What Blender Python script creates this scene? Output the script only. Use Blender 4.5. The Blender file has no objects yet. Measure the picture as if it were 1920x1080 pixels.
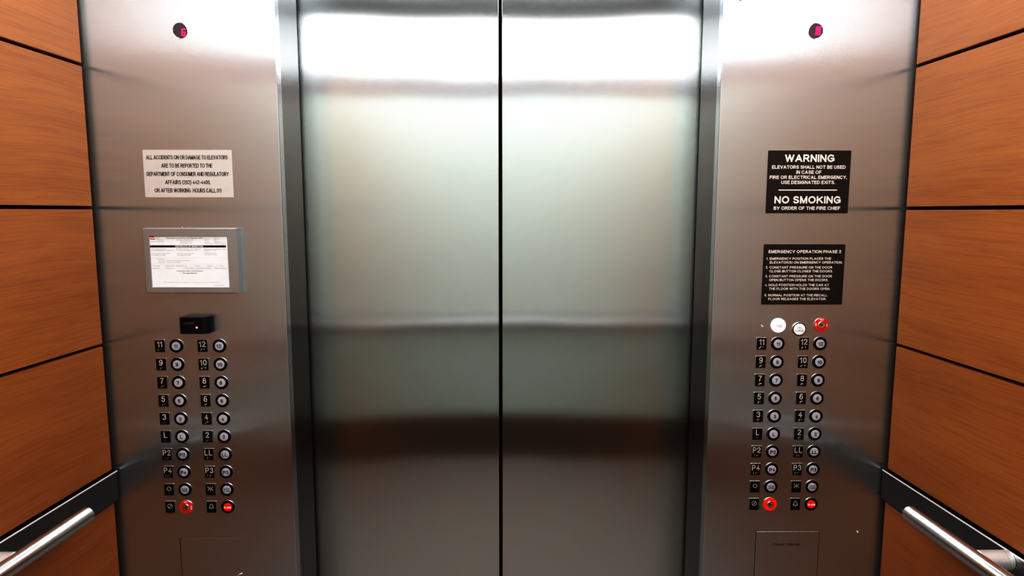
import bpy, bmesh, math, random
from mathutils import Vector, Matrix
random.seed(4)
scene = bpy.context.scene
COL = scene.collection
PI = math.pi
D = 1.6          # y of the front return panels
DD = 1.783       # y of the door leaves
XL, XR = -1.013, 0.9732
JL, JR = -0.5541, 0.509
TL, TR = math.tan(0.0436), math.tan(0.0392)   # the side walls open slightly towards the back
YB = -0.50
ZC = 2.42
def wl(y): return XL - (D - y) * TL
def wr(y): return XR + (D - y) * TR

# ------------------------------------------------------------------ materials
def new_mat(name):
    m = bpy.data.materials.new(name); m.use_nodes = True
    nt = m.node_tree; b = nt.nodes['Principled BSDF']
    return m, nt, b
def N(nt, t, **kw):
    n = nt.nodes.new(t)
    for k, v in kw.items():
        if k.startswith('i_'): n.inputs[k[2:].replace('_', ' ')].default_value = v
        else: setattr(n, k, v)
    return n
def plain(name, col, rough=.5, metal=0, spec=.5, coat=0, emis=None, es=0):
    m, nt, b = new_mat(name)
    b.inputs['Base Color'].default_value = (*col, 1)
    b.inputs['Roughness'].default_value = rough
    b.inputs['Metallic'].default_value = metal
    b.inputs['Specular IOR Level'].default_value = spec
    b.inputs['Coat Weight'].default_value = coat
    if emis:
        b.inputs['Emission Color'].default_value = (*emis, 1)
        b.inputs['Emission Strength'].default_value = es
    # a faint procedural mottling so that no surface is dead flat
    tc = N(nt, 'ShaderNodeTexCoord'); ns = N(nt, 'ShaderNodeTexNoise'); ns.inputs['Scale'].default_value = 60
    mx = N(nt, 'ShaderNodeMixRGB', blend_type='MULTIPLY'); mx.inputs[0].default_value = .12
    mx.inputs[1].default_value = (*col, 1)
    nt.links.new(tc.outputs['Object'], ns.inputs['Vector'])
    nt.links.new(ns.outputs['Fac'], mx.inputs[2]); nt.links.new(mx.outputs[0], b.inputs['Base Color'])
    return m
def steel(name, col=(.62, .61, .60), rough=.26, aniso=1.0, bump=.04, axis='Z', wob=0.0, streak=.10, metal=1):
    """brushed steel, grain running along axis; highlights spread across the grain"""
    m, nt, b = new_mat(name)
    b.inputs['Metallic'].default_value = metal
    b.inputs['Roughness'].default_value = rough
    b.inputs['Anisotropic'].default_value = aniso
    geo = N(nt, 'ShaderNodeNewGeometry')
    cr = N(nt, 'ShaderNodeVectorMath', operation='CROSS_PRODUCT')
    cr.inputs[1].default_value = {'Z': (0, 0, 1), 'Y': (0, 1, 0), 'X': (1, 0, 0)}[axis]
    ad = N(nt, 'ShaderNodeVectorMath', operation='ADD'); ad.inputs[1].default_value = (.0011, .0007, .0003)
    nt.links.new(geo.outputs['Normal'], cr.inputs[0]); nt.links.new(cr.outputs[0], ad.inputs[0])
    nt.links.new(ad.outputs[0], b.inputs['Tangent'])
    mp = N(nt, 'ShaderNodeMapping')
    s = {'Z': (7000, 7000, 1500), 'Y': (7000, 1500, 7000), 'X': (1500, 7000, 7000)}[axis]
    mp.inputs['Scale'].default_value = s
    nt.links.new(geo.outputs['Position'], mp.inputs['Vector'])
    ns = N(nt, 'ShaderNodeTexNoise'); ns.inputs['Scale'].default_value = 1; ns.inputs['Detail'].default_value = 2
    nt.links.new(mp.outputs[0], ns.inputs['Vector'])
    # micro grooves: the normal leans to either side across the grain
    sb = N(nt, 'ShaderNodeMath', operation='SUBTRACT'); sb.inputs[1].default_value = .5
    nt.links.new(ns.outputs['Fac'], sb.inputs[0])
    ml = N(nt, 'ShaderNodeMath', operation='MULTIPLY'); ml.inputs[1].default_value = bump
    nt.links.new(sb.outputs[0], ml.inputs[0])
    sc_ = N(nt, 'ShaderNodeVectorMath', operation='SCALE')
    nt.links.new(cr.outputs[0], sc_.inputs[0]); nt.links.new(ml.outputs[0], sc_.inputs['Scale'])
    base = geo.outputs['Normal']
    if wob:
        n2 = N(nt, 'ShaderNodeTexNoise'); n2.inputs['Scale'].default_value = 2.2; n2.inputs['Detail'].default_value = 1
        nt.links.new(geo.outputs['Position'], n2.inputs['Vector'])
        b2 = N(nt, 'ShaderNodeBump'); b2.inputs['Strength'].default_value = 1; b2.inputs['Distance'].default_value = wob
        nt.links.new(n2.outputs['Fac'], b2.inputs['Height']); base = b2.outputs[0]
    a3 = N(nt, 'ShaderNodeVectorMath', operation='ADD'); nt.links.new(base, a3.inputs[0]); nt.links.new(sc_.outputs[0], a3.inputs[1])
    nn = N(nt, 'ShaderNodeVectorMath', operation='NORMALIZE'); nt.links.new(a3.outputs[0], nn.inputs[0])
    nt.links.new(nn.outputs[0], b.inputs['Normal'])
    rp = N(nt, 'ShaderNodeMixRGB'); rp.inputs[1].default_value = (*[c * (1 - streak) for c in col], 1); rp.inputs[2].default_value = (*[min(1, c * (1 + streak)) for c in col], 1)
    nt.links.new(ns.outputs['Fac'], rp.inputs[0]); nt.links.new(rp.outputs[0], b.inputs['Base Color'])
    return m
def wood():
    m, nt, b = new_mat('orange_veneer')
    geo = N(nt, 'ShaderNodeNewGeometry'); oi = N(nt, 'ShaderNodeObjectInfo')
    off = N(nt, 'ShaderNodeVectorMath', operation='SCALE'); off.inputs[0].default_value = (7, 13, 19)
    nt.links.new(oi.outputs['Random'], off.inputs['Scale'])
    ad = N(nt, 'ShaderNodeVectorMath', operation='ADD')
    nt.links.new(geo.outputs['Position'], ad.inputs[0]); nt.links.new(off.outputs[0], ad.inputs[1])
    # slow warp of the grain
    w = N(nt, 'ShaderNodeTexNoise'); w.inputs['Scale'].default_value = 2.3; w.inputs['Detail'].default_value = 1
    nt.links.new(ad.outputs[0], w.inputs['Vector'])
    wm = N(nt, 'ShaderNodeMath', operation='MULTIPLY'); wm.inputs[1].default_value = .035
    nt.links.new(w.outputs['Fac'], wm.inputs[0])
    cx = N(nt, 'ShaderNodeCombineXYZ'); nt.links.new(wm.outputs[0], cx.inputs['Z'])
    ad2 = N(nt, 'ShaderNodeVectorMath', operation='ADD')
    nt.links.new(ad.outputs[0], ad2.inputs[0]); nt.links.new(cx.outputs[0], ad2.inputs[1])
    def layer(sc, det, dist):
        mp = N(nt, 'ShaderNodeMapping'); mp.inputs['Scale'].default_value = sc
        nt.links.new(ad2.outputs[0], mp.inputs['Vector'])
        n = N(nt, 'ShaderNodeTexNoise'); n.inputs['Scale'].default_value = 1; n.inputs['Detail'].default_value = det
        n.inputs['Distortion'].default_value = dist
        nt.links.new(mp.outputs[0], n.inputs['Vector']); return n
    a = layer((1, 1.1, 34), 6, .6); c = layer((20, 8, 330), 5, .5); e = layer((1, .9, 7), 2, .3)
    r1 = N(nt, 'ShaderNodeValToRGB'); cr = r1.color_ramp
    cr.elements[0].position = .25; cr.elements[0].color = (.245, .078, .011, 1)
    cr.elements[1].position = .80; cr.elements[1].color = (.345, .130, .024, 1)
    k = cr.elements.new(.5); k.color = (.295, .102, .016, 1)
    mixf = N(nt, 'ShaderNodeMath', operation='MULTIPLY_ADD'); mixf.inputs[1].default_value = .5
    h = N(nt, 'ShaderNodeMath', operation='MULTIPLY'); h.inputs[1].default_value = .5
    nt.links.new(e.outputs['Fac'], h.inputs[0]); nt.links.new(a.outputs['Fac'], mixf.inputs[0]); nt.links.new(h.outputs[0], mixf.inputs[2])
    nt.links.new(mixf.outputs[0], r1.inputs[0])
    r2 = N(nt, 'ShaderNodeValToRGB'); q = r2.color_ramp
    q.elements[0].position = .36; q.elements[0].color = (.66, .58, .52, 1); q.elements[1].position = .56; q.elements[1].color = (1, 1, 1, 1)
    nt.links.new(c.outputs['Fac'], r2.inputs[0])
    mx = N(nt, 'ShaderNodeMixRGB', blend_type='MULTIPLY'); mx.inputs[0].default_value = .6
    nt.links.new(r1.outputs[0], mx.inputs[1]); nt.links.new(r2.outputs[0], mx.inputs[2])
    nt.links.new(mx.outputs[0], b.inputs['Base Color'])
    b.inputs['Roughness'].default_value = .5
    b.inputs['Specular IOR Level'].default_value = 1.0
    bp = N(nt, 'ShaderNodeBump'); bp.inputs['Strength'].default_value = .25; bp.inputs['Distance'].default_value = .0006
    nt.links.new(c.outputs['Fac'], bp.inputs['Height']); nt.links.new(bp.outputs[0], b.inputs['Normal'])
    return m
M = {}
M['steel'] = steel('brushed_steel_panel', col=(.53, .585, .63), rough=.20, metal=.94, bump=.85, wob=.0014)
M['door'] = steel('brushed_steel_door', col=(.61, .655, .66), rough=.16, bump=1.0, wob=.0022)
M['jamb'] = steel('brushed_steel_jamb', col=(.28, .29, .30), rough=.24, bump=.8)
M['frame_steel'] = steel('satin_steel_frame', col=(.40, .42, .43), rough=.42, aniso=.3, bump=.5, metal=.85)
M['rail_plate'] = steel('satin_rail_plate', col=(.27, .28, .28), rough=.26, aniso=.6, bump=.05, axis='Y')
M['rail_plate_x'] = steel('satin_rail_plate_back', col=(.5, .48, .48), rough=.26, aniso=.6, bump=.05, axis='X')
M['tube'] = plain('polished_rail_tube', (.74, .76, .78), .19, 1)
M['tube_x'] = plain('polished_rail_tube_back', (.82, .82, .84), .30, .72)
M['edge_highlight'] = plain('painted_edge_highlight', (.95, .93, .92), .5, .35)  # pale finish standing in for the highlight along the rail plate
M['chrome'] = plain('chrome', (.85, .84, .82), .16, 1)
M['rim'] = plain('thin_metal_rim', (.62, .6, .58), .25, 1)
M['relief'] = plain('raised_grey_metal', (.72, .70, .68), .45, .6)
M['wood'] = wood()
M['black'] = plain('black_reveal', (.004, .004, .004), .8, spec=.1)
M['gloss_black'] = plain('gloss_black_plastic', (.006, .006, .006), .25, spec=.35)
M['ring_black'] = plain('black_button_ring', (.004, .004, .004), .45, spec=.2)
M['reader'] = plain('reader_black_plastic', (.008, .008, .009), .35, spec=.3)
M['cap'] = plain('frosted_button_cap', (.40, .40, .45), .42, spec=.4)
M['capw'] = plain('white_lens', (.92, .92, .94), .35, emis=(1, .98, 1), es=.32)
M['ink'] = plain('black_ink', (.006, .006, .007), .6, spec=.2)
M['greyink'] = plain('grey_ink', (.04, .04, .05), .6, spec=.2)
M['fadedink'] = plain('faded_ink', (.16, .16, .18), .6, spec=.2)
M['etch'] = plain('etched_dark_lettering', (.03, .025, .022), .6, spec=.2)
M['redink'] = plain('red_ink', (.62, .06, .07), .6, spec=.2)
M['red'] = plain('red_enamel', (.62, .012, .008), .3, emis=(1, .02, .01), es=.05)
M['redlit'] = plain('red_lit_ring', (.75, .012, .008), .3, emis=(1, .03, .015), es=.35)
M['redcap'] = plain('red_alarm_cap', (.62, .004, .004), .3, emis=(1, .0, .0), es=.22)
M['whiteink'] = plain('white_lettering', (.85, .84, .82), .5)
M['sign_dark'] = plain('dark_bronze_sign', (.020, .015, .011), .42, spec=.35)
M['signtext'] = plain('pale_sign_lettering', (.74, .70, .66), .5)
M['sign_silver'] = plain('pale_silver_sign', (.54, .51, .49), .5, metal=.15)
M['paper'] = plain('glowing_white_paper', (.74, .74, .76), .6, emis=(1, 1, 1), es=.05)  # slight emission in the sheet lifts its brightness in place of light
M['lens_dark'] = plain('smoky_lens', (.06, .045, .058), .12, spec=.5)
M['led'] = plain('pink_red_led', (.3, .01, .05), .5, emis=(1, .035, .20), es=1.3)
M['dot'] = plain('indicator_led', (.4, .02, .05), .5, emis=(1, .55, .6), es=6)
M['dotring'] = plain('indicator_glow_ring', (.2, .0, .02), .5, emis=(1, .0, .06), es=.45)
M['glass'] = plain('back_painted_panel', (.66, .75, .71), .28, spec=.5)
M['glass_shaded'] = plain('back_painted_panel_shaded', (.52, .62, .58), .28, spec=.5)  # same finish as the upper panel, darkened for the weaker light down there
M['basedark'] = plain('dark_wood_base', (.11, .075, .055), .4)
M['ceil'] = plain('dark_ceiling', (.055, .055, .065), .6)
M['frieze'] = plain('grey_frieze', (.22, .21, .23), .5)
M['diff'] = plain('ceiling_diffuser', (.9, .9, .9), .6, emis=(1, .985, .985), es=4.0)
M['diff_side_boost'] = plain('ceiling_side_boost', (.9, .9, .9), .6, emis=(1, .985, .985), es=12)  # outer zones of the panel, set brighter to boost the upper side walls
M['diff_front'] = plain('ceiling_front_diffuser', (.9, .9, .9), .6, emis=(1, .985, .985), es=8)
M['floor'] = plain('taupe_floor', (.23, .20, .18), .45)

# ------------------------------------------------------------------ helpers
def link(o): COL.objects.link(o); return o
def obj(name, bm, mat, parent=None, loc=None, smooth=False):
    me = bpy.data.meshes.new(name); bm.normal_update(); bm.to_mesh(me); bm.free()
    me.materials.append(M[mat] if isinstance(mat, str) else mat)
    if smooth:
        for p in me.polygons: p.use_smooth = True
        me.set_sharp_from_angle(angle=math.radians(50))
    return mobj(name, me, parent, loc)
def mobj(name, me, parent=None, loc=None):
    o = link(bpy.data.objects.new(name, me))
    if parent is not None: o.parent = parent
    if loc is not None: o.location = loc
    if me.polygons and me.polygons[0].use_smooth:      # keep the flat faces flat beside their bevels
        wn = o.modifiers.new('weighted', 'WEIGHTED_NORMAL'); wn.keep_sharp = True; wn.weight = 100
    return o
def tag(o, label=None, cat=None, group=None, kind=None):
    if label: o['label'] = label
    if cat: o['category'] = cat
    if group: o['group'] = group
    if kind: o['kind'] = kind
    return o
def thing(name, loc, label, cat, group=None):
    o = link(bpy.data.objects.new(name, None)); o.location = loc; o.empty_display_size = .02
    return tag(o, label, cat, group)
def box(bm, x0, x1, y0, y1, z0, z1, bev=0, seg=2):
    r = bmesh.ops.create_cube(bm, size=1)
    vs = r['verts']
    bmesh.ops.scale(bm, vec=(x1 - x0, y1 - y0, z1 - z0), verts=vs)
    bmesh.ops.translate(bm, vec=((x0 + x1) / 2, (y0 + y1) / 2, (z0 + z1) / 2), verts=vs)
    if bev:
        es = list({e for v in vs for e in v.link_edges})
        bmesh.ops.bevel(bm, geom=es, offset=bev, segments=seg, affect='EDGES', profile=.5)
    return bm
def bx(*a, **k): return box(bmesh.new(), *a, **k)
def lathe(prof, seg=48, bm=None, cx=0, cz=0):
    """profile of (radius, height towards the viewer); axis is -Y"""
    bm = bm or bmesh.new(); rows = []
    for r, h in prof:
        if r < 1e-7: rows.append([bm.verts.new((cx, -h, cz))])
        else: rows.append([bm.verts.new((cx + r * math.cos(2 * PI * i / seg), -h, cz + r * math.sin(2 * PI * i / seg))) for i in range(seg)])
    for a, b in zip(rows, rows[1:]):
        for i in range(seg):
            j = (i + 1) % seg
            if len(a) == 1 and len(b) == 1: continue
            if len(a) == 1: bm.faces.new((a[0], b[i], b[j]))
            elif len(b) == 1: bm.faces.new((a[i], b[0], a[j]))
            else: bm.faces.new((a[i], b[i], b[j], a[j]))
    bmesh.ops.recalc_face_normals(bm, faces=bm.faces[:])
    return bm
def rrect(w, h, r, y0, y1, bev=0, bm=None, cx=0, cz=0, seg=4):
    """rounded rectangle slab, front at -y1, back at -y0"""
    bm = bm or bmesh.new(); pts = []
    for sx, sz, a0 in ((1, 1, 0), (-1, 1, 90), (-1, -1, 180), (1, -1, 270)):
        for k in range(seg + 1):
            a = math.radians(a0 + 90 * k / seg)
            pts.append((sx * (w / 2 - r), sz * (h / 2 - r), math.cos(a), math.sin(a)))
    rows = []
    for yy, ins in (((y0, 0), (y1, 0)) if not bev else ((y0, 0), (y1 - bev, 0), (y1 - .3 * bev, bev * .3), (y1, bev))):
        rows.append([bm.verts.new((cx + p[0] + p[2] * (r - ins), -yy, cz + p[1] + p[3] * (r - ins))) for p in pts])
    n = len(pts)
    for a, b in zip(rows, rows[1:]):
        for i in range(n): bm.faces.new((a[i], a[(i + 1) % n], b[(i + 1) % n], b[i]))
    bm.faces.new(rows[0]); bm.faces.new(rows[-1])
    bmesh.ops.recalc_face_normals(bm, faces=bm.faces[:])
    return bm
def tube(bm, pts, r, seg=20, cap=True):
    rings = []
    for i, p in enumerate(pts):
        p = Vector(p); a = Vector(pts[max(i - 1, 0)]); b = Vector(pts[min(i + 1, len(pts) - 1)])
        t = (b - a).normalized(); up = Vector((0, 0, 1)) if abs(t.z) < .9 else Vector((1, 0, 0))
        u = t.cross(up).normalized(); v = u.cross(t)
        rr = r[i] if isinstance(r, (list, tuple)) else r
        rings.append([bm.verts.new(p + u * rr * math.cos(2 * PI * k / seg) + v * rr * math.sin(2 * PI * k / seg)) for k in range(seg)])
    for a, b in zip(rings, rings[1:]):
        for k in range(seg): bm.faces.new((a[k], a[(k + 1) % seg], b[(k + 1) % seg], b[k]))
    if cap: bm.faces.new(rings[0]); bm.faces.new(rings[-1])
    bmesh.ops.recalc_face_normals(bm, faces=bm.faces[:])
    return bm
def raw_text(s, bold=0.0, space=1.0):
    cu = bpy.data.curves.new('t', 'FONT'); cu.body = s; cu.size = 1; cu.offset = bold; cu.space_character = space
    cu.resolution_u = 3; cu.fill_mode = 'FRONT' if hasattr(cu, 'fill_mode') else cu.fill_mode
    o = bpy.data.objects.new('t', cu); COL.objects.link(o)
    dg = bpy.context.evaluated_depsgraph_get(); dg.update()
    me = bpy.data.meshes.new_from_object(o.evaluated_get(dg))
    bpy.data.objects.remove(o); bpy.data.curves.remove(cu)
    vs = [v.co.copy() for v in me.vertices]; fs = [tuple(p.vertices) for p in me.polygons]
    bpy.data.meshes.remove(me)
    return vs, fs
CAP = None
def text(bm, s, h, cx, cz, y, w=None, align='C', bold=.0, relief=0, space=1.0, maxw=None, rot=0):
    """flat lettering of cap height h lying at -y, centred (or left aligned) on cx, baseline centred on cz"""
    global CAP
    if CAP is None:
        v0, _ = raw_text('H'); CAP = max(v.y for v in v0)
    vs, fs = raw_text(s, bold, space)
    x0 = min(v.x for v in vs); x1 = max(v.x for v in vs)
    sc = h / CAP; sx = sc
    if w: sx = w / (x1 - x0)
    elif maxw and (x1 - x0) * sc > maxw: sx = maxw / (x1 - x0)
    ox = {'C': (x0 + x1) / 2, 'L': x0, 'R': x1}[align]
    ca, sa = math.cos(rot), math.sin(rot)
    def P(v, yy):
        a = (v.x - ox) * sx; b = v.y * sc - h / 2
        return (cx + a * ca - b * sa, -yy, cz + a * sa + b * ca)
    if not relief:
        nv = [bm.verts.new(P(v, y)) for v in vs]
        for f in fs:
            try: bm.faces.new([nv[i] for i in f])
            except ValueError: pass
        return bm
    front = [bm.verts.new(P(v, y + relief)) for v in vs]; back = [bm.verts.new(P(v, y)) for v in vs]
    ec = {}
    for f in fs:
        try: bm.faces.new([front[i] for i in f])
        except ValueError: continue
        for i in range(len(f)):
            e = (f[i], f[(i + 1) % len(f)]); ec[e] = ec.get(e, 0) + 1
    for (a, b) in list(ec):
        if (b, a) not in ec:
            try: bm.faces.new((front[a], back[a], back[b], front[b]))
            except ValueError: pass
    return bm

# ---- a plain bold grotesque drawn with strokes: glyph -> (advance, polylines) on a unit cap height
def _arc(cx, cy, rx, ry, a0, a1, n=9):
    return [(cx + rx * math.cos(math.radians(a0 + (a1 - a0) * i / n)), cy + ry * math.sin(math.radians(a0 + (a1 - a0) * i / n))) for i in range(n + 1)]
G = {
 'A': (.74, [[(0, 0), (.37, 1)], [(.37, 1), (.74, 0)], [(.20, .30), (.54, .30)]]),
 'B': (.62, [[(0, 0), (0, 1)], [(0, 1), (.30, 1)] + _arc(.34, .77, .23, .23, 90, -90) + [(.05, .54)], [(.05, .54), (.30, .54)] + _arc(.36, .27, .26, .27, 90, -90) + [(0, 0)]]),
 'C': (.72, [_arc(.38, .5, .38, .5, 42, 318, 16)]),
 'D': (.68, [[(0, 0), (0, 1), (.26, 1)] + _arc(.26, .5, .42, .5, 90, -90, 12) + [(0, 0)]]),
 'E': (.56, [[(.56, 1), (0, 1), (0, 0), (.58, 0)], [(0, .53), (.52, .53)]]),
 'F': (.54, [[(.54, 1), (0, 1), (0, 0)], [(0, .50), (.46, .50)]]),
 'G': (.76, [_arc(.38, .5, .38, .5, 45, 320, 16) + [(.74, .16), (.74, .46), (.42, .46)]]),
 'H': (.64, [[(0, 0), (0, 1)], [(.64, 0), (.64, 1)], [(0, .53), (.64, .53)]]),
 'I': (.0, [[(0, 0), (0, 1)]]),
 'J': (.44, [[(.44, 1), (.44, .26)] + _arc(.22, .24, .22, .24, 0, -170, 8)]),
 'K': (.66, [[(0, 0), (0, 1)], [(.62, 1), (0, .36)], [(.22, .60), (.66, 0)]]),
 'L': (.52, [[(0, 1), (0, 0), (.52, 0)]]),
 'M': (.76, [[(0, 0), (0, 1)], [(0.02, 1), (.38, .0)], [(.38, .0), (.74, 1)], [(.76, 1), (.76, 0)]]),
 'N': (.64, [[(0, 0), (0, 1)], [(0.02, 1), (.62, 0)], [(.64, 0), (.64, 1)]]),
 'O': (.80, [_arc(.40, .5, .40, .5, 0, 360, 20)]),
 'P': (.58, [[(0, 0), (0, 1)], [(0, 1)] + _arc(.32, .72, .26, .28, 90, -90) + [(.05, .44)]]),
 'Q': (.80, [_arc(.40, .5, .40, .5, 0, 360, 20), [(.48, .24), (.80, -.04)]]),
 'R': (.64, [[(0, 0), (0, 1)], [(0, 1)] + _arc(.34, .74, .26, .26, 90, -90) + [(.05, .48)], [(.36, .46), (.64, 0)]]),
 'S': (.60, [_arc(.30, .75, .27, .25, 30, 200, 9) + [(.06, .62), (.54, .42)] + _arc(.31, .26, .29, .26, 25, -158, 10)]),
 'T': (.62, [[(0, 1), (.62, 1)], [(.31, 1), (.31, 0)]]),
 'U': (.64, [[(0, 1), (0, .32)] + _arc(.32, .30, .32, .30, 180, 360, 10) + [(.64, 1)]]),
 'V': (.70, [[(0, 1), (.35, 0)], [(.35, 0), (.70, 1)]]),
 'W': (1.04, [[(0, 1), (.26, 0)], [(.26, 0), (.52, 1)], [(.52, 1), (.78, 0)], [(.78, 0), (1.04, 1)]]),
 'X': (.66, [[(0, 0), (.66, 1)], [(0, 1), (.66, 0)]]),
 'Y': (.68, [[(0, 1), (.34, .42)], [(.34, .42), (.68, 1)], [(.34, .42), (.34, 0)]]),
 'Z': (.6, [[(0, 1), (.6, 1), (0, 0), (.6, 0)]]),
 '0': (.50, [_arc(.25, .5, .25, .5, 0, 360, 18)]),
 '1': (.24, [[(0, .74), (.24, .98), (.24, 0)]]),
 '2': (.50, [_arc(.25, .74, .25, .26, 165, -35, 10) + [(0, .02), (.52, .02)]]),
 '3': (.50, [_arc(.24, .76, .22, .24, 160, -90, 10) + _arc(.24, .26, .26, .26, 90, -160, 10)]),
 '4': (.54, [[(.38, 0), (.38, 1), (0, .30), (.54, .30)]]),
 '5': (.50, [[(.46, 1), (.09, 1), (.04, .54)] + _arc(.24, .32, .26, .32, 125, -155, 12)]),
 '6': (.50, [_arc(.30, .64, .26, .36, 55, 180, 8) + [(.0, .36)], _arc(.25, .30, .25, .30, 0, 360, 16)]),
 '7': (.48, [[(0, 1), (.48, 1), (.26, .55), (.16, 0)]]),
 '8': (.50, [_arc(.25, .77, .21, .23, 0, 360, 14), _arc(.25, .27, .25, .27, 0, 360, 14)]),
 '9': (.50, [_arc(.25, .70, .25, .30, 0, 360, 16), [(.50, .64)] + _arc(.20, .36, .30, .36, 0, -125, 8)]),
 '.': (.0, [[(0, 0), (0, .012)]]), '-': (.26, [[(0, .38), (.26, .38)]]),
 '(': (.16, [_arc(.30, .45, .30, .68, 120, 240, 8)]), ')': (.16, [_arc(-.14, .45, .30, .68, -60, 60, 8)]),
}
def stroke_text(bm, s, h, cx, cz, y, w, th=.17, align='C', relief=0, xth=None, gap=.12):
    """lettering of cap height h, total width w, stroke th (fraction of the height); xth = stroke width across"""
    x = 0; lines = []; paren = set()
    for ch in s:
        if ch == ' ': x += .38; continue
        adv, pl = G[ch]
        if ch in '()': paren.add(len(lines))
        for p in pl: lines.append([(x + a, b) for a, b in p])
        x += adv + th + gap * (.9 if ch in 'I1.' else 1)
    tot = max(p[0] for l in lines for p in l) - min(p[0] for l in lines for p in l) + th
    x0 = min(p[0] for l in lines for p in l) - th / 2
    kx = w / tot; ky = h
    ox = {'C': tot / 2, 'L': 0, 'R': tot}[align]
    tx = (xth or th) * h / 2; t = th / 2
    for li, l in enumerate(lines):
        yy0 = y; y = y + 4e-6
        P = [((a - x0 - ox) * kx, (th / 2 + b * (1 - th) - .5) * ky) for a, b in l]
        hw = th * h / 2 * (min(1, kx / ky) * .55 + .45) if not xth else tx
        n = len(P); closed = (abs(P[0][0] - P[-1][0]) + abs(P[0][1] - P[-1][1])) < 1e-7
        L, R_ = [], []
        for i in range(n):
            p = Vector(P[i]); a = Vector(P[i - 1]) if i else (Vector(P[-2]) if closed else None); b = Vector(P[i + 1]) if i < n - 1 else (Vector(P[1]) if closed else None)
            d1 = (p - a).normalized() if a is not None and (p - a).length > 1e-9 else None; d2 = (b - p).normalized() if b is not None and (b - p).length > 1e-9 else None
            d1 = d1 or d2; d2 = d2 or d1
            n1 = Vector((-d1.y, d1.x)); n2 = Vector((-d2.y, d2.x)); m = (n1 + n2)
            if m.length < 1e-6: m = n1
            m.normalize(); k = min(1 / max(m.dot(n1), .25), 1.5)
            off = m * hw * k
            if not closed and i == 0: p = p - d2 * (th * h / 2)
            if not closed and i == n - 1: p = p + d1 * (th * h / 2)
            free = not closed and i in (0, n - 1)
            for arr, q in ((L, p + off), (R_, p - off)):
                lim = h * (.5 if n < 9 else .52)
                if li not in paren and abs(q.y) > lim:
                    over = abs(q.y) - lim; dd = d1 if i else d2
                    if free and abs(dd.y) > .3: q = q - dd * (over * (1 if q.y > 0 else -1) / dd.y)
                    else: q = Vector((q.x, lim if q.y > 0 else -lim))
                arr.append(q)
        def V(q, yy): return bm.verts.new((cx + q.x, -yy, cz + q.y))
        fl = [V(q, y + relief) for q in L]; fr = [V(q, y + relief) for q in R_]
        if relief: bl = [V(q, y) for q in L]; br = [V(q, y) for q in R_]
        for i in range(n - 1):
            try:
                bm.faces.new((fr[i], fr[i + 1], fl[i + 1], fl[i]))
                if relief:
                    bm.faces.new((fl[i], fl[i + 1], bl[i + 1], bl[i])); bm.faces.new((br[i], br[i + 1], fr[i + 1], fr[i]))
            except ValueError: pass
        if relief:
            bm.faces.new((fl[0], bl[0], br[0], fr[0])); bm.faces.new((fr[-1], br[-1], bl[-1], fl[-1]))
    return bm
def flip_to_view(bm):
    for f in bm.faces:
        f.normal_update()
        if f.normal.y > .5: f.normal_flip()
    return bm

# ------------------------------------------------------------------ the setting
def struct(name, bm, mat, **k):
    return tag(obj(name, bm, mat, **k), kind='structure')
struct('floor', bx(-1.4, 1.4, YB - .1, DD + .1, -.05, 0), 'floor')
# ceiling: dark frame round the luminous panel
LX, LY0, LY1 = .93, -.47, .68
bm = bmesh.new()
box(bm, -1.4, 1.4, LY1, 1.08, ZC, ZC + .05); box(bm, -1.4, 1.4, 1.50, DD + .1, ZC, ZC + .05); box(bm, -1.4, -LX, 1.08, 1.50, ZC, ZC + .05); box(bm, LX, 1.4, 1.08, 1.50, ZC, ZC + .05); box(bm, -1.4, 1.4, YB - .1, LY0, ZC, ZC + .05)
box(bm, -1.4, -LX, LY0, LY1, ZC, ZC + .05); box(bm, LX, 1.4, LY0, LY1, ZC, ZC + .05)
struct('ceiling', bm, 'ceil')
lt = thing('ceiling_light', (0, .18, ZC), 'wide flush luminous panel filling the ceiling of the lift car', 'light')
obj('diffuser', bx(-.60, .60, LY0 - .18, LY1 - .18, .005, .02), 'diff', lt)
obj('side_boost_diffuser', bx(-LX, -.60, LY0 - .18, LY1 - .18, .005, .02), 'diff_side_boost', lt)  # zone split off and strengthened to light the left wall top
obj('front_diffuser', bx(-LX, LX, 1.08 - .18, 1.50 - .18, .005, .02), 'diff_front', lt)
obj('side_boost_diffuser', bx(.60, LX, LY0 - .18, LY1 - .18, .005, .02), 'diff_side_boost', lt)  # zone split off and strengthened to light the right wall top
# front returns with the jamb faces
GAPH = .012
def front_panel(name, x0, x1, inner):
    w = struct(name, bx(x0, x1, D, D + .03, 0, ZC, bev=.0022, seg=3), 'steel', smooth=True)
    return w
wfl = front_panel('wall_front_left', XL - .06, JL, 1)
wfr = front_panel('wall_front_right', JR, XR + .06, -1)
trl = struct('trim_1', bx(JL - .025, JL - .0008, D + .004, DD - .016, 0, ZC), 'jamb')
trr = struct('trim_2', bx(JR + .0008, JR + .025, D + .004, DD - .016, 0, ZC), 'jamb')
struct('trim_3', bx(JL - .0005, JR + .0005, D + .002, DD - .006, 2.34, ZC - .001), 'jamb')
XM = (JL + JR) / 2
# doors
struct('door_1', bx(JL - .08, XM - .0042, DD, DD + .035, .004, 2.36, bev=.0015), 'door', smooth=True)
struct('door_2', bx(XM + .0042, JR + .08, DD, DD + .035, .004, 2.36, bev=.0015), 'door', smooth=True)
bm = bmesh.new(); box(bm, XM - .02, XM + .02, DD + .030, DD + .05, 0, 2.4)
struct('trim_4', bm, 'black')
struct('trim_5', bx(JL - .2, JR + .2, D + .06, DD + .12, -.03, .003), 'jamb')   # door sill
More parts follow.
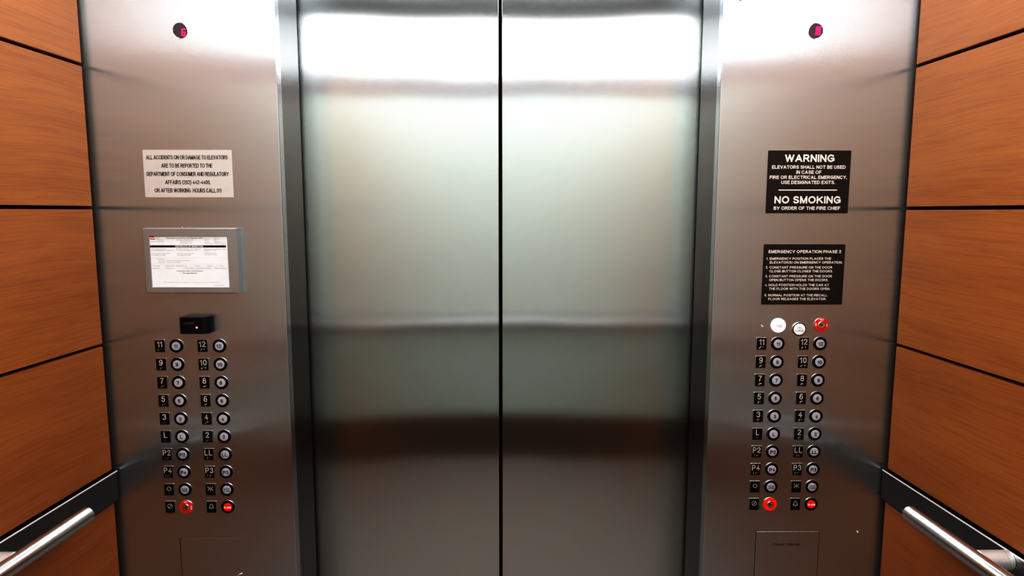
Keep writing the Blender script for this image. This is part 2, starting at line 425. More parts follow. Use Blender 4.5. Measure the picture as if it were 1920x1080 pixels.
# side walls : dark backing with veneered panels standing off it
def side_wall(name, side):
    w = wl if side < 0 else wr
    s = side
    ya, yb = YB, D - .0155
    def strip(z0, z1, d0, d1, y0, y1, bev=0):
        bm = bmesh.new()
        co = [(w(y0) + s * d0, y0), (w(y1) + s * d0, y1), (w(y1) + s * d1, y1), (w(y0) + s * d1, y0)]
        lo = [bm.verts.new((x, y, z0)) for x, y in co]; hi = [bm.verts.new((x, y, z1)) for x, y in co]
        bm.faces.new(lo); bm.faces.new(hi)
        for i in range(4): bm.faces.new((lo[i], lo[(i + 1) % 4], hi[(i + 1) % 4], hi[i]))
        bmesh.ops.recalc_face_normals(bm, faces=bm.faces[:])
        if bev: bmesh.ops.bevel(bm, geom=bm.edges[:], offset=bev, segments=2, affect='EDGES')
        return bm
    wall = struct(name, strip(0, ZC, .014, .05, YB, D + .02), 'black')
    off = -.006
    g = .0038
    seams = [.06, .5, .8610, .9497, 1.271, 1.609, 1.944, 2.28, ZC]
    for i, (a, b) in enumerate(zip(seams, seams[1:])):
        if i == 2: continue
        lo = a + (g if i not in (3,) else .0); hi = b - (g if i not in (1,) else .0)
        p = obj('wood_panel', strip(lo, hi, off, .0135, ya + .01, yb, bev=.0009), 'wood', wall)
    obj('reveal_base', strip(.0, .055, .004, .0135, ya + .01, yb), 'basedark', wall)
    return strip
stl = side_wall('wall_left', -1)
strr = side_wall('wall_right', 1)
# back wall (behind the camera, seen mirrored in the doors)
xb0, xb1 = wl(YB), wr(YB)
bw = struct('wall_back', bx(xb0 - .1, xb1 + .1, YB - .08, YB - .014, 0, ZC), 'black')
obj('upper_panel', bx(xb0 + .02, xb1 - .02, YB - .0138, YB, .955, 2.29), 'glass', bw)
obj('lower_panel', bx(xb0 + .02, xb1 - .02, YB - .0138, YB, .285, .856), 'glass_shaded', bw)
obj('frieze', bx(xb0 + .02, xb1 - .02, YB - .0138, YB, 2.297, ZC - .001), 'frieze', bw)
struct('baseboard_back', bx(xb0 + .02, xb1 - .02, YB - .0138, YB + .004, .0, .278), 'basedark')

# ------------------------------------------------------------------ handrails
def handrail(side, label):
    w = wl if side < 0 else wr
    s = side; strip = stl if side < 0 else strr
    t = thing('handrail', (w(.5), .5, .90), label, 'handrail', 'side handrails')
    inv = Matrix.Translation((-w(.5), -.5, -.90))
    def put(name, bm, mat, parent, smooth=True):
        bmesh.ops.transform(bm, matrix=inv, verts=bm.verts[:])
        return obj(name, bm, mat, parent, smooth=smooth)
    put('wall_plate', strip(.8665, .9435, -.0125, .0130, YB + .02, D - .0055, bev=.0017), 'rail_plate', t)
    put('top_highlight', strip(.9405, .9438, -.0131, -.0120, YB + .02, D - .0057, bev=.0005), 'edge_highlight', t)  # thin pale strip added to paint the bright line on the plate's edge
    zc = .925; offx = .078; R = .0182
    y0, y1 = YB + .09, 1.387
    def c(y): return Vector((w(y) - s * offx, y, zc))
    d = (c(y1) - c(y0)).normalized()
    pts = [c(y0), c(y1) - d * .0022, c(y1) - d * .0007, c(y1)]
    tb = put('tube', tube(bmesh.new(), pts, [R, R, R - .0006, R - .0022], seg=48), 'tube', t)
    for yb_ in (1.19, .45, -.25):
        b = put('bracket', tube(bmesh.new(), [(w(yb_) - s * (offx - R * .4), yb_, zc), (w(yb_) - s * .0245, yb_, zc)], .0185, seg=40), 'tube_x', t)
        cb = tube(bmesh.new(), [(w(yb_) - s * .0240, yb_, zc), (w(yb_) - s * .0125, yb_, zc)], .0185, seg=40)
        put('collar', cb, 'tube_x', b)
        g = tube(bmesh.new(), [(w(yb_) - s * .0246, yb_, zc), (w(yb_) - s * .0239, yb_, zc)], .0179, seg=40)
        put('joint', g, 'black', b)
    return t
handrail(-1, 'tubular polished steel handrail with flat backplate on the left wood wall')
handrail(1, 'tubular polished steel handrail with flat backplate on the right wood wall')
# rail on the back wall
t = thing('handrail', (0, YB, .90), 'tubular steel handrail with flat backplate along the rear wall, mirrored in the doors', 'handrail')
obj('wall_plate', bx(xb0 + .1, xb1 - .1, 0, .012, -.0335, .0435, bev=.001), 'rail_plate_x', t, smooth=True)
obj('tube', tube(bmesh.new(), [(xb0 + .15, .078, .025), (xb1 - .15, .078, .025)], .0182, seg=32), 'tube_x', t, smooth=True)
for x in (-.75, 0, .75):
    obj('bracket', tube(bmesh.new(), [(x, .012, .025), (x, .072, .025)], .0185, seg=32), 'tube', t, smooth=True)

# ------------------------------------------------------------------ control panels
Z1 = 1.2709; PITCH = .047
ROWS = [('11', '12'), ('9', '10'), ('7', '8'), ('5', '6'), ('3', '4'), ('L', '2'), ('P2', 'LL'), ('P4', 'P3'), ('open', 'close'), ('stop', 'alarm')]
BR = {'1': 'a', '2': 'b', '3': 'c', '4': 'd', '5': 'e', '6': 'f', '7': 'g', '8': 'h', '9': 'i', '0': 'j'}
BD = {'a': '1', 'b': '12', 'c': '14', 'd': '145', 'e': '15', 'f': '124', 'g': '1245', 'h': '125', 'i': '24', 'j': '245', 'l': '123', 'p': '1234', '#': '3456'}
def braille_cells(s):
    out = []; num = False
    for ch in s:
        if ch.isdigit():
            if not num: out.append('#'); num = True
            out.append(BR[ch])
        else: out.append(ch.lower()); num = False
    return out
def braille(s):
    cells = braille_cells(s); bm = bmesh.new(); p = .00185; cw = .0048
    if len(cells) > 3: cw = .0046
    x0 = -(len(cells) - 1) * cw / 2
    for i, c in enumerate(cells):
        for d in BD[c]:
            k = int(d) - 1; x = x0 + i * cw + (k // 3 - .5) * p; z = -.0095 - (k % 3 - 1) * p
            lathe([(.00075, .0028), (.0006, .0034), (0, .0037)], seg=8, bm=bm, cx=x, cz=z)
    return bm
def seg_line(bm, pts, w, y0, y1, closed=False):
    """raised stroke along a polyline"""
    n = len(pts); rng = range(n if closed else n - 1)
    for i in rng:
        a = Vector(pts[i]); b = Vector(pts[(i + 1) % n]); d = (b - a)
        L = d.length
        if L < 1e-6: continue
        d /= L; nn = Vector((-d.y, d.x)) * w / 2
        q = [a - nn - d * w * .3, b - nn + d * w * .3, b + nn + d * w * .3, a + nn - d * w * .3]
        lo = [bm.verts.new((v.x, -y0, v.y)) for v in q]; hi = [bm.verts.new((v.x, -y1, v.y)) for v in q]
        bm.faces.new(hi)
        for j in range(4): bm.faces.new((lo[j], lo[(j + 1) % 4], hi[(j + 1) % 4], hi[j]))
    bmesh.ops.recalc_face_normals(bm, faces=bm.faces[:])
def symbol(kind):
    bm = bmesh.new(); w = .0011; a, b = .0028, .0034; zc = .003
    if kind == 'open':
        seg_line(bm, [(-.0012, zc + .0052), (-.0058, zc), (-.0012, zc - .0052)], w, a, b)
        seg_line(bm, [(.0012, zc + .0052), (.0058, zc), (.0012, zc - .0052)], w, a, b)
        seg_line(bm, [(-.0012, zc + .0052), (.0012, zc + .0052)], w * .6, a, b); seg_line(bm, [(-.0012, zc - .0052), (.0012, zc - .0052)], w * .6, a, b)
    elif kind == 'close':
        seg_line(bm, [(-.0066, zc + .005), (-.0022, zc), (-.0066, zc - .005)], w, a, b)
        seg_line(bm, [(.0066, zc + .005), (.0022, zc), (.0066, zc - .005)], w, a, b)
        seg_line(bm, [(0, zc + .0062), (0, zc - .0062)], w * .8, a, b)
    elif kind == 'stop':
        seg_line(bm, [(.0058 * math.cos(i * PI / 10), zc + .0058 * math.sin(i * PI / 10)) for i in range(20)], w, a, b, closed=True)
        seg_line(bm, [(-.004, zc - .004), (.004, zc + .004)], w, a, b)
    else:
        pts = [(-.0062, zc - .0052), (-.0045, zc - .0028), (-.0040, zc + .0008), (-.0026, zc + .0038), (0, zc + .0056), (.0026, zc + .0038), (.0040, zc + .0008), (.0045, zc - .0028), (.0062, zc - .0052)]
        seg_line(bm, pts, w, a, b, closed=True)
        seg_line(bm, [(-.001, zc - .0068), (.001, zc - .0068)], w, a, b)
    return bm
_cache = {}
def cached(key, fn, mat, smooth=False):
    if key not in _cache:
        o = obj('tmp', fn(), mat, smooth=smooth); _cache[key] = o.data; bpy.data.objects.remove(o)
    return _cache[key]
def pl_rim(): return rrect(.0262, .0324, .0012, -.001, .0022, bev=.0009)
def pl_face(): return rrect(.0240, .0300, .0010, .0016, .0028, bev=.0003)
def bt_rim(): return lathe([(.0178, -.001), (.0178, .0010), (.0174, .0016), (.0166, .0016), (.0160, .0006), (0, .0006)])
def bt_ring(): return lathe([(.0168, .0006), (.0168, .0026), (.0160, .0034), (.0116, .0034), (.0111, .0026), (.0111, .0008)])
def bt_cap(): return lathe([(.0109, .0008), (.0109, .0036), (.0106, .0042), (.0098, .0045), (0, .0047)])
def numeral_plate(s):
    bm = bmesh.new()
    wd = {'11': .0120, '12': .0165, '10': .0170, 'L': .0080, 'P2': .0195, 'P3': .0195, 'P4': .0195, 'LL': .0190}.get(s, .0088)
    stroke_text(bm, s, .0148, 0, .0050, .0028, wd, th=.14, relief=.0010, gap=.22 if s != 'LL' else .3)
    bmesh.ops.recalc_face_normals(bm, faces=bm.faces[:]); return bm
def cap_text(s):
    bm = bmesh.new()
    wd = {'11': .0082, '12': .0125, '10': .0125, 'L': .0060, 'P2': .0142, 'P3': .0142, 'P4': .0142, 'LL': .0132}.get(s, .0062)
    stroke_text(bm, s, .0094, 0, 0, .00490, wd, th=.20); return flip_to_view(bm)
def two_line(a, b, h, wa, wb, y, z=0, gap=.0053, bold=.2):
    bm = bmesh.new(); stroke_text(bm, a, h, 0, z + gap / 2, y, wa, th=bold); stroke_text(bm, b, h, 0, z - gap / 2, y, wb, th=bold); return flip_to_view(bm)
def cap_only(s):
    if s == 'open': return two_line('DOOR', 'OPEN', .0040, .0150, .0150, .00490)
    if s == 'close': return two_line('DOOR', 'CLOSE', .0040, .0145, .0160, .00490)
    bm = bmesh.new(); stroke_text(bm, 'ALARM', .0056, 0, 0, .0050, .0188, th=.22); return flip_to_view(bm)
def key_switch(x, z, label, ring, words, side_group=None):
    t = thing('key_switch', (x, D, z), label, 'key switch')
    obj('bezel', lathe([(.0182, 0), (.0182, .0012), (.0178, .0018), (.0166, .0018), (.0166, .0008)]), 'rim', t, smooth=True)
    obj('ring', lathe([(.0176, .0006), (.0176, .0024), (.0170, .0032), (.0104, .0032), (.0098, .0024), (.0098, .0008)]), ring, t, smooth=True)
    b = obj('key_barrel', lathe([(.0098, .0006), (.0098, .0046), (.0088, .0056), (.0062, .0056), (.0056, .0050), (0, .0050)]), 'chrome', t, smooth=True)
    obj('keyhole', bx(-.0034, .0034, -.0058, -.0049, -.0007, .0007), 'black', b)
    if words:
        bm = bmesh.new()
        for wd, ang in words:
            a = math.radians(ang); r = .0138
            text(bm, wd, .0040, r * math.cos(a), r * math.sin(a), .0034, w=.0024 * len(wd) + .001, bold=.02, rot=a - PI / 2)
        obj('lettering', flip_to_view(bm), 'whiteink', t)
    return t
NAMES = {'open': 'door open', 'close': 'door close', 'stop': 'stop switch', 'alarm': 'alarm'}
def panel(side, xs, dz):
    sname = 'left' if side < 0 else 'right'
    for k, row in enumerate(ROWS):
        z = Z1 + dz - PITCH * k
        for j, s in enumerate(row):
            xp, xb_ = xs[2 * j], xs[2 * j + 1]
            nm = NAMES.get(s, 'floor ' + s)
            what = {'open': 'outward arrows symbol', 'close': 'inward arrows symbol', 'stop': 'struck-through circle symbol', 'alarm': 'bell symbol'}.get(s, 'raised %s and braille' % s)
            t = thing('braille_plaque', (xp, D, z), 'small black tactile plaque with %s on the %s control panel' % (what, sname), 'plaque', 'tactile plaques on the %s panel' % sname)
            mobj('rim', cached('prim', pl_rim, 'rim', True), t)
            f = mobj('face_plate', cached('pface', pl_face, 'gloss_black', True), t)
            if s in NAMES: mobj('symbol', cached('sym' + s, lambda: symbol(s), 'relief'), t)
            else:
                mobj('numeral', cached('num' + s, lambda: numeral_plate(s), 'relief'), t)
                mobj('braille', cached('br' + s, lambda: braille(s), 'chrome'), t)
            if s == 'stop':
                if side < 0: key_switch(xb_, z, 'red ring key switch with small white words at the bottom of the left control panel', 'red', [('RUN', 90), ('STOP', -5)])
                else: key_switch(xb_, z, 'bright plain red ring key switch at the bottom of the right control panel', 'redlit', None)
                continue
            lab = {'open': 'round DOOR OPEN push button with black ring on the %s control panel', 'close': 'round DOOR CLOSE push button with black ring on the %s control panel',
                   'alarm': 'round red ALARM push button with black ring on the %s control panel'}.get(s, 'round grey push button marked ' + s + ' with black ring on the %s control panel') % sname
            t = thing('push_button', (xb_, D, z), lab, 'button', 'push buttons on the %s panel' % sname)
            mobj('bezel', cached('brim', bt_rim, 'rim', True), t)
            mobj('ring', cached('bring', bt_ring, 'ring_black', True), t)
            if s == 'alarm': c = mobj('cap', cached('acap', bt_cap, 'redcap', True), t)
            else: c = mobj('cap', cached('bcap', bt_cap, 'cap', True), t)
            mobj('lettering', cached('ct' + s, (lambda: cap_only(s)) if s in NAMES else (lambda: cap_text(s)), 'whiteink' if s == 'alarm' else 'ink'), c)
panel(-1, [-.8732, -.8325, -.7669, -.7249], -.0053)
panel(1, [.6357, .6771, .7426, .7836], 0)

# FIRE lamp, CALL CANCEL button, fire service key switch, tiny screw
t = thing('fire_indicator', (.6762, D, 1.3174), 'glowing white round indicator with red FIRE lettering on the right panel', 'indicator light')
obj('lens', lathe([(.0182, 0), (.0182, .003), (.0172, .0042), (0, .0050)]), 'capw', t, smooth=True)
bm = bmesh.new(); stroke_text(bm, 'FIRE', .0066, .0010, -.001, .0053, .0172, th=.13); obj('lettering', flip_to_view(bm), 'redink', t)
t = thing('push_button', (.7290, D, 1.3079), 'round pale CALL CANCEL push button above the 12 plaque on the right panel', 'button')
obj('bezel', lathe([(.0182, 0), (.0182, .0020), (.0176, .0028), (.0166, .0028), (.0160, .0012), (0, .0010)]), 'chrome', t, smooth=True)
obj('ring', lathe([(.0168, .0010), (.0168, .0030), (.0162, .0036), (.0150, .0036), (.0146, .0026), (.0146, .001)]), 'ring_black', t, smooth=True)
c = obj('cap', lathe([(.0144, .0008), (.0144, .0038), (.0138, .0046), (.0125, .0050), (0, .0053)]), 'capw', t, smooth=True)
c.data.materials.clear(); c.data.materials.append(plain('pale_cancel_cap', (.80, .80, .84), .35, emis=(1, 1, 1), es=.06))
obj('lettering', two_line('CALL', 'CANCEL', .0044, .0125, .0215, .0055, z=.0005, gap=.0072, bold=.13), 'greyink', c)
key_switch(.7835, 1.3188, 'red ring key switch with HOLD lettering at the top of the right control panel', 'red', [('HOLD', 90), ('OFF', 175), ('ON', 0)])
t = tag(obj('screw', lathe([(.0026, -.001), (.0026, .0006), (.0018, .0012), (.0012, .0004), (0, .0003)], seg=20), 'chrome', loc=(.636, D, 1.3161), smooth=True), 'tiny screw left of the FIRE indicator', 'screw')
t = tag(obj('screw', lathe([(.0026, -.001), (.0026, .0006), (.0018, .0012), (.0012, .0004), (0, .0003)], seg=20), 'chrome', loc=(.9107, D, .7712), smooth=True), 'tiny screw right of the service hatch beside the right wall', 'screw')
tag(obj('screw', lathe([(.0045, -.001), (.0045, .002), (.003, .0034), (0, .004)], seg=24), 'ring_black', loc=(.5485, D, 2.1015), smooth=True), 'tiny dark screw head at the very top of the right steel panel', 'screw')

# round floor displays
def seven(bm, segs, cx, cz, w, h, t, y, slant=.08):
    def S(x0, z0, x1, z1):
        q = [(x0, z0), (x1, z0), (x1, z1), (x0, z1)]
        bm.faces.new([bm.verts.new((cx + x + slant * z, -y, cz + z)) for x, z in q])
    W, H = w / 2, h / 2
    d = {'a': (-W, H - t, W, H), 'g': (-W, -t / 2, W, t / 2), 'd': (-W, -H, W, -H + t), 'f': (-W, 0, -W + t, H), 'e': (-W, -H, -W + t, 0), 'b': (W - t, 0, W, H), 'c': (W - t, -H, W, 0)}
    for s in segs: S(*d[s])
for x, z, sg, cx, cz, lab in ((-.7793, 2.026, 'afgedc', .0085, -.004, 'round dark floor display glowing pink 6 high on the left steel panel'), (.7313, 2.0278, 'abcdefg', .0055, .0005, 'round dark floor display glowing pink 8 high on the right steel panel')):
    t = thing('floor_display', (x, D, z), lab, 'display', 'round floor displays')
    obj('bezel', lathe([(.0184, 0), (.0184, .0009), (.0179, .0013), (.0172, .0009)]), 'chrome', t, smooth=True)
    l = obj('lens', lathe([(.0174, .0), (.0174, .0008), (0, .0010)]), 'lens_dark', t, smooth=True)
    bm = bmesh.new(); seven(bm, sg, cx, cz, .0098 if x < 0 else .0125, .0170 if x < 0 else .0200, .0030 if x < 0 else .0048, .0013)
    obj('digit', flip_to_view(bm), 'led', l)

# ------------------------------------------------------------------ signs
def sign(name, x0, x1, z0, z1, label, mat, lines, tmat, th=.0012, shear=0):
    cx, cz = (x0 + x1) / 2, (z0 + z1) / 2
    t = thing(name, (cx, D, cz), label, 'sign')
    obj('plate', rrect(x1 - x0, z1 - z0, .002, 0, th, bev=.0003), mat, t, smooth=True)
    bm = bmesh.new()
    for ln in lines:
        if ln[0] == 'bar': _, a, b, z, h = ln; rr = [bm.verts.new((xx, -th - .0003, zz)) for xx, zz in ((a, z - h / 2), (b, z - h / 2), (b, z + h / 2), (a, z + h / 2))]; bm.faces.new(rr)
        else:
            s, h, x, z, w, al, bd = ln
            stroke_text(bm, s, h, x, z, th + .0003, w, th=bd, align=al)
    obj('lettering', flip_to_view(bm), tmat, t)
    return t
# left notice : 0.215 x 0.114
sx = .215 / 1452; W2, H2 = .1075, .057
def row(px0, px1, py, x_off=0):   # measured on the notice itself: fraction of its width / height
    return ((px0 + px1) / 2 * .215 - W2, (px1 - px0) * .215, H2 - py * .114)
L = []
for s, a, b, y in (('ALL ACCIDENTS ON OR DAMAGE TO ELEVATORS', .040, .955, .157), ('ARE TO BE REPORTED TO THE', .205, .778, .330),
                   ('DEPARTMENT OF CONSUMER AND REGULATORY', .034, .958, .506), ('AFFAIRS (202) 442-4400.', .236, .748, .680), ('OR AFTER WORKING  HOURS CALL 311', .112, .866, .853)):
    c, w, z = row(a, b, y); L.append((s, .0100, c, z, w, 'C', .165))
sign('notice_sign', -.8865, -.6716, 1.6345, 1.7484, 'pale silver notice about reporting accidents and damage, above the framed certificate', 'sign_silver', L, 'ink', th=.0008)
def R(a, b, y, s, h, W, H, bd, al='C'):
    x = ((a + b) / 2 if al == 'C' else a) * W - W / 2
    return (s, h, x, H / 2 - y * H, (b - a) * W, al, bd)
W, H = .2025, .1518
L = [R(.203, .800, .122, 'WARNING', .0180, W, H, .20), R(.052, .940, .262, 'ELEVATORS SHALL NOT BE USED', .0083, W, H, .19), R(.348, .652, .343, 'IN CASE OF', .0083, W, H, .19),
     R(.030, .964, .424, 'FIRE OR ELECTRICAL EMERGENCY.', .0083, W, H, .19), R(.172, .822, .504, 'USE DESIGNATED EXITS.', .0083, W, H, .19),
     ('bar', -.203 * W * 1.76, .203 * W * 1.74, H / 2 - .627 * H, .0024), R(.100, .905, .783, 'NO SMOKING', .0178, W, H, .20), R(.096, .904, .917, 'BY ORDER OF THE FIRE CHIEF', .0083, W, H, .19)]
sign('warning_sign', .6311, .8335, 1.5968, 1.7486, 'dark sign headed WARNING with NO SMOKING below, upper of two on the right panel', 'sign_dark', L, 'signtext')
W, H = .2022, .1505
def E_(a, b, y, s, h=.0060): return R(a, b, y, s, h, W, H, .18)
L = [E_(.060, .950, .120, 'EMERGENCY OPERATION PHASE 2', .0076)]
for n, y, t1, a1, b1, t2, a2, b2 in (('1.', .235, 'EMERGENCY POSITION PLACES THE', .078, .832, 'ELEVATOR(S) ON EMERGENCY OPERATION.', .080, .974),
        ('2.', .380, 'CONSTANT PRESSURE ON THE DOOR', .080, .852, 'CLOSE BUTTON CLOSES THE DOORS.', .082, .862),
        ('3.', .526, 'CONSTANT PRESSURE ON THE DOOR', .080, .855, 'OPEN BUTTON OPENS THE DOORS.', .083, .812),
        ('4.', .672, 'HOLD POSITION HOLDS THE CAR AT', .080, .823, 'THE FLOOR WITH THE DOORS OPEN.', .085, .840),
        ('5.', .842, 'NORMAL POSITION AT THE RECALL', .080, .812, 'FLOOR RELEASES THE ELEVATOR.', .083, .800)):
    L += [E_(.034, .062, y, n), E_(a1, b1, y, t1), E_(a2, b2, y + .063, t2)]
sign('instruction_sign', .6308, .8330, 1.3702, 1.5207, 'dark instruction sign headed EMERGENCY OPERATION PHASE 2, lower of two on the right panel', 'sign_dark', L, 'signtext')

# ------------------------------------------------------------------ certificate holder and certificate
fx0, fx1, fz0, fz1 = -.8893, -.6610, 1.4010, 1.5600
cx, cz = (fx0 + fx1) / 2, (fz0 + fz1) / 2
px0, px1, pz0, pz1 = -.8745, -.6853, 1.4160, 1.5404
t = thing('certificate_holder', (cx, D, cz), 'brushed bronze-grey metal frame standing proud of the left panel around a white certificate', 'frame')
bm = bmesh.new()
T = .0185
def ringframe(bm, ox0, ox1, oz0, oz1, ix0, ix1, iz0, iz1, y0, y1, bv):
    def loop(x0, x1, z0, z1, y): return [bm.verts.new((a, -y, b)) for a, b in ((x0, z0), (x1, z0), (x1, z1), (x0, z1))]
    rows = [loop(ox0, ox1, oz0, oz1, y0), loop(ox0, ox1, oz0, oz1, y1 - bv), loop(ox0 + bv, ox1 - bv, oz0 + bv, oz1 - bv, y1),
            loop(ix0 - bv * .5, ix1 + bv * .5, iz0 - bv * .5, iz1 + bv * .5, y1), loop(ix0, ix1, iz0, iz1, y1 - bv * .5), loop(ix0, ix1, iz0, iz1, y1 - .004)]
    for a, b in zip(rows, rows[1:]):
        for i in range(4): bm.faces.new((a[i], a[(i + 1) % 4], b[(i + 1) % 4], b[i]))
    bmesh.ops.recalc_face_normals(bm, faces=bm.faces[:])
ringframe(bm, fx0 - cx, fx1 - cx, fz0 - cz, fz1 - cz, px0 - cx, px1 - cx, pz0 - cz, pz1 - cz, 0, T, .0016)
obj('frame', bm, 'frame_steel', t)
obj('backing', bx(fx0 - cx + .004, fx1 - cx - .004, -T + .0045, -T + .0055, fz0 - cz + .004, fz1 - cz - .004), 'black', t)
obj('screw', lathe([(.0022, 0), (.0022, .0016), (0, .002)], seg=16), 'chrome', t, loc=(-.021, -.012, (fz1 - fz0) / 2 + .0012), smooth=True)
pcx, pcz = (px0 + px1) / 2, (pz0 + pz1) / 2
PW, PH = px1 - px0, pz1 - pz0
c = thing('certificate', (pcx, D - T + .004, pcz), 'white printed CERTIFICATE OF INSPECTION sheet inside the metal frame', 'paper')
obj('sheet', bx(-PW / 2 - .002, PW / 2 + .002, -.0004, 0, -PH / 2 - .002, PH / 2 + .002), 'paper', c)
def U(u): return (u - .5) * PW
def V(v): return (.5 - v) * PH
def strip2(bm, u0, u1, v0, v1, y=.0006):
    bm.faces.new([bm.verts.new((a, -y, b)) for a, b in ((U(u0), V(v1)), (U(u1), V(v1)), (U(u1), V(v0)), (U(u0), V(v0)))])
bm = bmesh.new(); strip2(bm, .0, .975, .178, .220); hb = obj('header_bar', flip_to_view(bm), 'ink', c)
bm = bmesh.new(); stroke_text(bm, 'CERTIFICATE OF INSPECTION', .0034, U(.50), V(.199), .0008, .36 * PW, th=.2); obj('heading', flip_to_view(bm), 'whiteink', c)
bm = bmesh.new(); strip2(bm, .0, .062, .004, .026); strip2(bm, .005, .068, .044, .064); obj('flag_bars', flip_to_view(bm), 'redink', c)
def tl(bm, s, u0, u1, v, h=.0024, bold=0): text(bm, s, h, U((u0 + u1) / 2), V(v), .0007, w=(u1 - u0) * PW, bold=bold)
bm = bmesh.new()
tl(bm, 'Department of Consumer and Regulatory Affairs', .210, .690, .036, .0029, .005)
tl(bm, 'Inspected Safety and Services', .325, .660, .680, .0028, .005); tl(bm, 'Passenger Elevator', .400, .590, .724, .0028, .005)
obj('title_text', flip_to_view(bm), 'greyink', c)
bm = bmesh.new()
for s, a, b, v in (('Government of', .085, .130, .016), ('the District', .085, .125, .045), ('of Columbia', .085, .170, .072), ('District of Columbia', .010, .185, .104),
                   ('Elevator Inspections', .345, .565, .073), ('1100 4th Street SW', .390, .530, .101), ('Washington DC', .380, .545, .131),
                   ('Date Issued', .705, .765, .048), ('Permit', .705, .760, .078), ('Number', .705, .765, .110), ('Inspection Period', .705, .810, .142),
                   ('09/20', .825, .895, .048), ('2016', .825, .860, .078), ('06/2016', .825, .925, .110), ('10/04/2015  10/04/2016', .825, .965, .142),
                   ('Owner Name and Address', .010, .205, .247), ('Property Management Company LLC', .010, .300, .274), ('Building Name and Address', .335, .650, .247), ('Property Management LLC', .335, .610, .274),
                   ('Mailing Name and Building Address', .690, .980, .252), ('Management Group', .690, .845, .274), ('1100 Connecticut Avenue NW', .010, .245, .338), ('Washington DC 20036', .010, .190, .370),
                   ('1100 Connecticut Ave NW', .340, .560, .338), ('Washington DC 20036', .335, .520, .370), ('1100 4th Street SW', .690, .840, .328), ('Washington DC 20024', .690, .855, .358),
                   ('Unit Location', .070, .180, .445), ('Unit Name', .090, .180, .482), ('Unit Number', .095, .180, .514), ('Property Management Elevator', .200, .510, .478), ('Car Number', .200, .385, .510)):
    tl(bm, s, a, b, v, .0021)
for s, a, b, v in (('Type', .010, .110, .580), ('Capacity 2500 Lbs', .190, .300, .580), ('Speed 350', .320, .405, .580), ('Floors', .430, .470, .580), ('Machine', .575, .620, .580), ('Landing', .720, .780, .580), ('Unit', .885, .925, .580),
                   ('Manufacturer', .015, .105, .625), ('Cars 1', .190, .290, .625), ('Test Date', .430, .550, .625), ('Inspection Date 10/04/2015', .570, .770, .625), ('Expiration', .825, .965, .625)):
    tl(bm, s, a, b, v, .0020)
tl(bm, 'This certificate must be posted in a conspicuous place in the elevator', .140, .880, .905, .0016)
obj('small_text', flip_to_view(bm), 'fadedink', c)
bm = bmesh.new()
for v in (.428, .545, .588, .638): strip2(bm, .0, .985, v, v + .003)
for u, v0, v1 in ((.18, .545, .638), (.410, .545, .638), (.565, .545, .59), (.80, .588, .638), (.85, .545, .59)): strip2(bm, u, u + .002, v0, v1)
obj('table_lines', flip_to_view(bm), plain('pale_rule_lines', (.45, .45, .48), .6), c)
bm = bmesh.new(); seg_line(bm, [(U(.79 + .013 * i), V(.968 + .010 * math.sin(i * 2.1))) for i in range(12)], .0004, .0006, .0008)
obj('signature', bm, 'greyink', c)

# ------------------------------------------------------------------ card reader
rx0, rx1, rz0, rz1, rt = -.8062, -.7362, 1.3020, 1.3432, .034
cx, cz = (rx0 + rx1) / 2, (rz0 + rz1) / 2
t = thing('card_reader', (cx, D, cz), 'small black box reader with a glowing red dot above the left buttons', 'card reader')
bm = bmesh.new()
sec = [(-.035, 0), (-.035, .030), (-.033, .033), (-.028, rt), (.020, rt), (.029, .031), (.0335, .026), (.035, .018), (.035, 0)]
lo = [bm.verts.new((x, -y, -.0206)) for x, y in sec]; hi = [bm.verts.new((x, -y, .0206)) for x, y in sec]
bm.faces.new(lo); bm.faces.new(hi)
for i in range(len(sec)): bm.faces.new((lo[i], lo[(i + 1) % len(sec)], hi[(i + 1) % len(sec)], hi[i]))
bmesh.ops.recalc_face_normals(bm, faces=bm.faces[:])
bmesh.ops.bevel(bm, geom=[e for e in bm.edges if abs(e.verts[0].co.z - e.verts[1].co.z) < 1e-6], offset=.001, segments=2, affect='EDGES')
obj('housing', bm, 'reader', t, smooth=True)
obj('face_plate', rrect(.045, .0300, .001, rt, rt + .0006), 'gloss_black', t, loc=(-.004, 0, 0))
d = obj('indicator', lathe([(.0030, rt + .0006), (.0030, rt + .0010), (0, rt + .0012)], seg=24), 'dotring', t, loc=(.0085, 0, -.0042))
obj('lamp', lathe([(.0016, rt + .0012), (.0012, rt + .0020), (0, rt + .0022)], seg=20), 'dot', d)
bm = bmesh.new(); text(bm, 'LaserWATCH', .0033, -.0100, .0065, rt + .0009, w=.0270, bold=0)
obj('lettering', flip_to_view(bm), plain('dim_grey_lettering', (.20, .19, .19), .5), t)

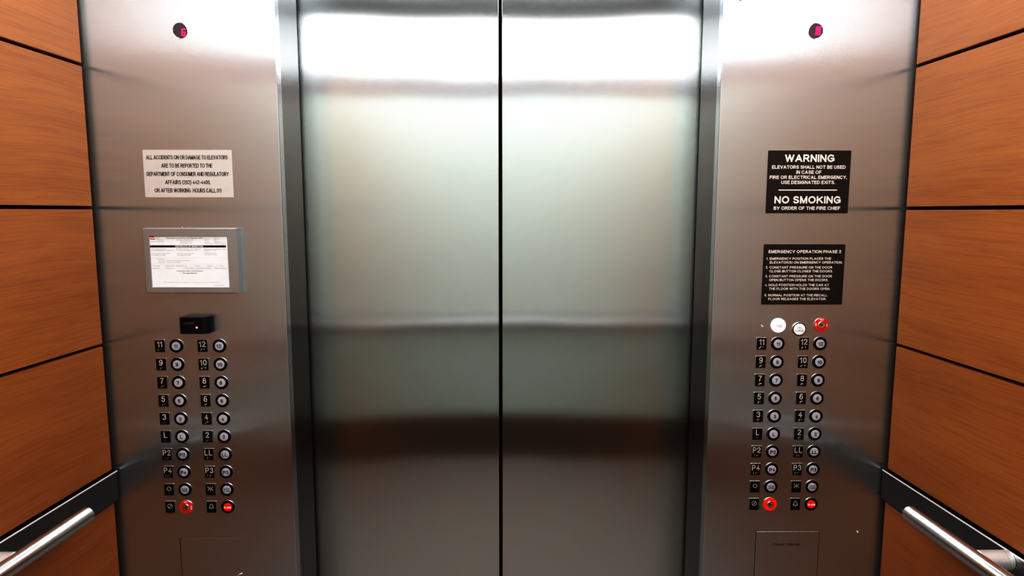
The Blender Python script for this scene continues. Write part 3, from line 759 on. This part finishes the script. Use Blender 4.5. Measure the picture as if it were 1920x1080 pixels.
# ------------------------------------------------------------------ service hatches low on the panels
t = thing('service_hatch', (.7277, D, .62), 'flush steel hatch with faint dark lettering below the right panel buttons', 'hatch')
obj('seam', bx(-.0832, .0832, -.0003, .0002, -.16, .1540), 'black', t)
obj('door_leaf', bx(-.0820, .0820, -.0016, -.0001, -.16, .1531, bev=.0007), 'steel', t, smooth=True)
bm = bmesh.new(); stroke_text(bm, 'CAPACITY 3500 LBS', .0060, -.003, .1175, .0019, .074, th=.15); obj('lettering', flip_to_view(bm), 'etch', t)
t = thing('service_hatch', (-.7760, D, .62), 'flush steel hatch with a dark left seam below the left panel buttons', 'hatch')
obj('seam', bx(-.0792, -.0740, -.0003, .0002, -.16, .1370), 'black', t)
obj('door_leaf', bx(-.0778, .0760, -.0004, -.0001, -.16, .1355), 'steel', t)
bm = bmesh.new(); tube(bm, [(.060, -.002, .030), (.066, -.006, .036), (.074, -.004, .040), (.079, -.001, .0405)], [.0012, .002, .0018, .0006], seg=10)
obj('glint_latch', bm, 'chrome', t, smooth=True)  # small chrome curl added to give the glint at the leaf's right edge

CURVE = [(0, 0), (.07, .021), (.2, .120), (.4, .360), (.65, .72), (.86, .955), (1, 1)]
# ------------------------------------------------------------------ camera, light, view
f, p, yw, r = 1214.2, .1171, .0051, .0007
cy, sy, cp, sp = math.cos(yw), math.sin(yw), math.cos(p), math.sin(p)
fwd = Vector((sy * cp, cy * cp, -sp)); rt_ = Vector((cy, -sy, 0)); up = rt_.cross(fwd)
r2 = rt_ * math.cos(r) + up * math.sin(r); u2 = up * math.cos(r) - rt_ * math.sin(r)
cam = bpy.data.cameras.new('camera'); co = link(bpy.data.objects.new('camera', cam))
m = Matrix((r2, u2, -fwd)).transposed().to_4x4(); m.translation = Vector((0, 0, 1.6)); co.matrix_world = m
cam.sensor_width = 36; cam.lens = f / 1920 * 36; cam.clip_start = .02
scene.camera = co
w = bpy.data.worlds.new('world'); scene.world = w; w.use_nodes = True
w.node_tree.nodes['Background'].inputs[0].default_value = (.02, .02, .02, 1)
scene.view_settings.view_transform = 'Standard'
scene.view_settings.look = 'None'
scene.view_settings.exposure = 0
scene.view_settings.use_curve_mapping = True          # the photograph's contrasty development
cm = scene.view_settings.curve_mapping
cv = cm.curves[3]
for x, y in CURVE[1:-1]: cv.points.new(x, y)
cv.points[0].location = CURVE[0]; cv.points[-1].location = CURVE[-1]
cm.update()
scene.cycles.max_bounces = 8; scene.cycles.glossy_bounces = 6; scene.cycles.diffuse_bounces = 4
scene.cycles.sample_clamp_indirect = 6
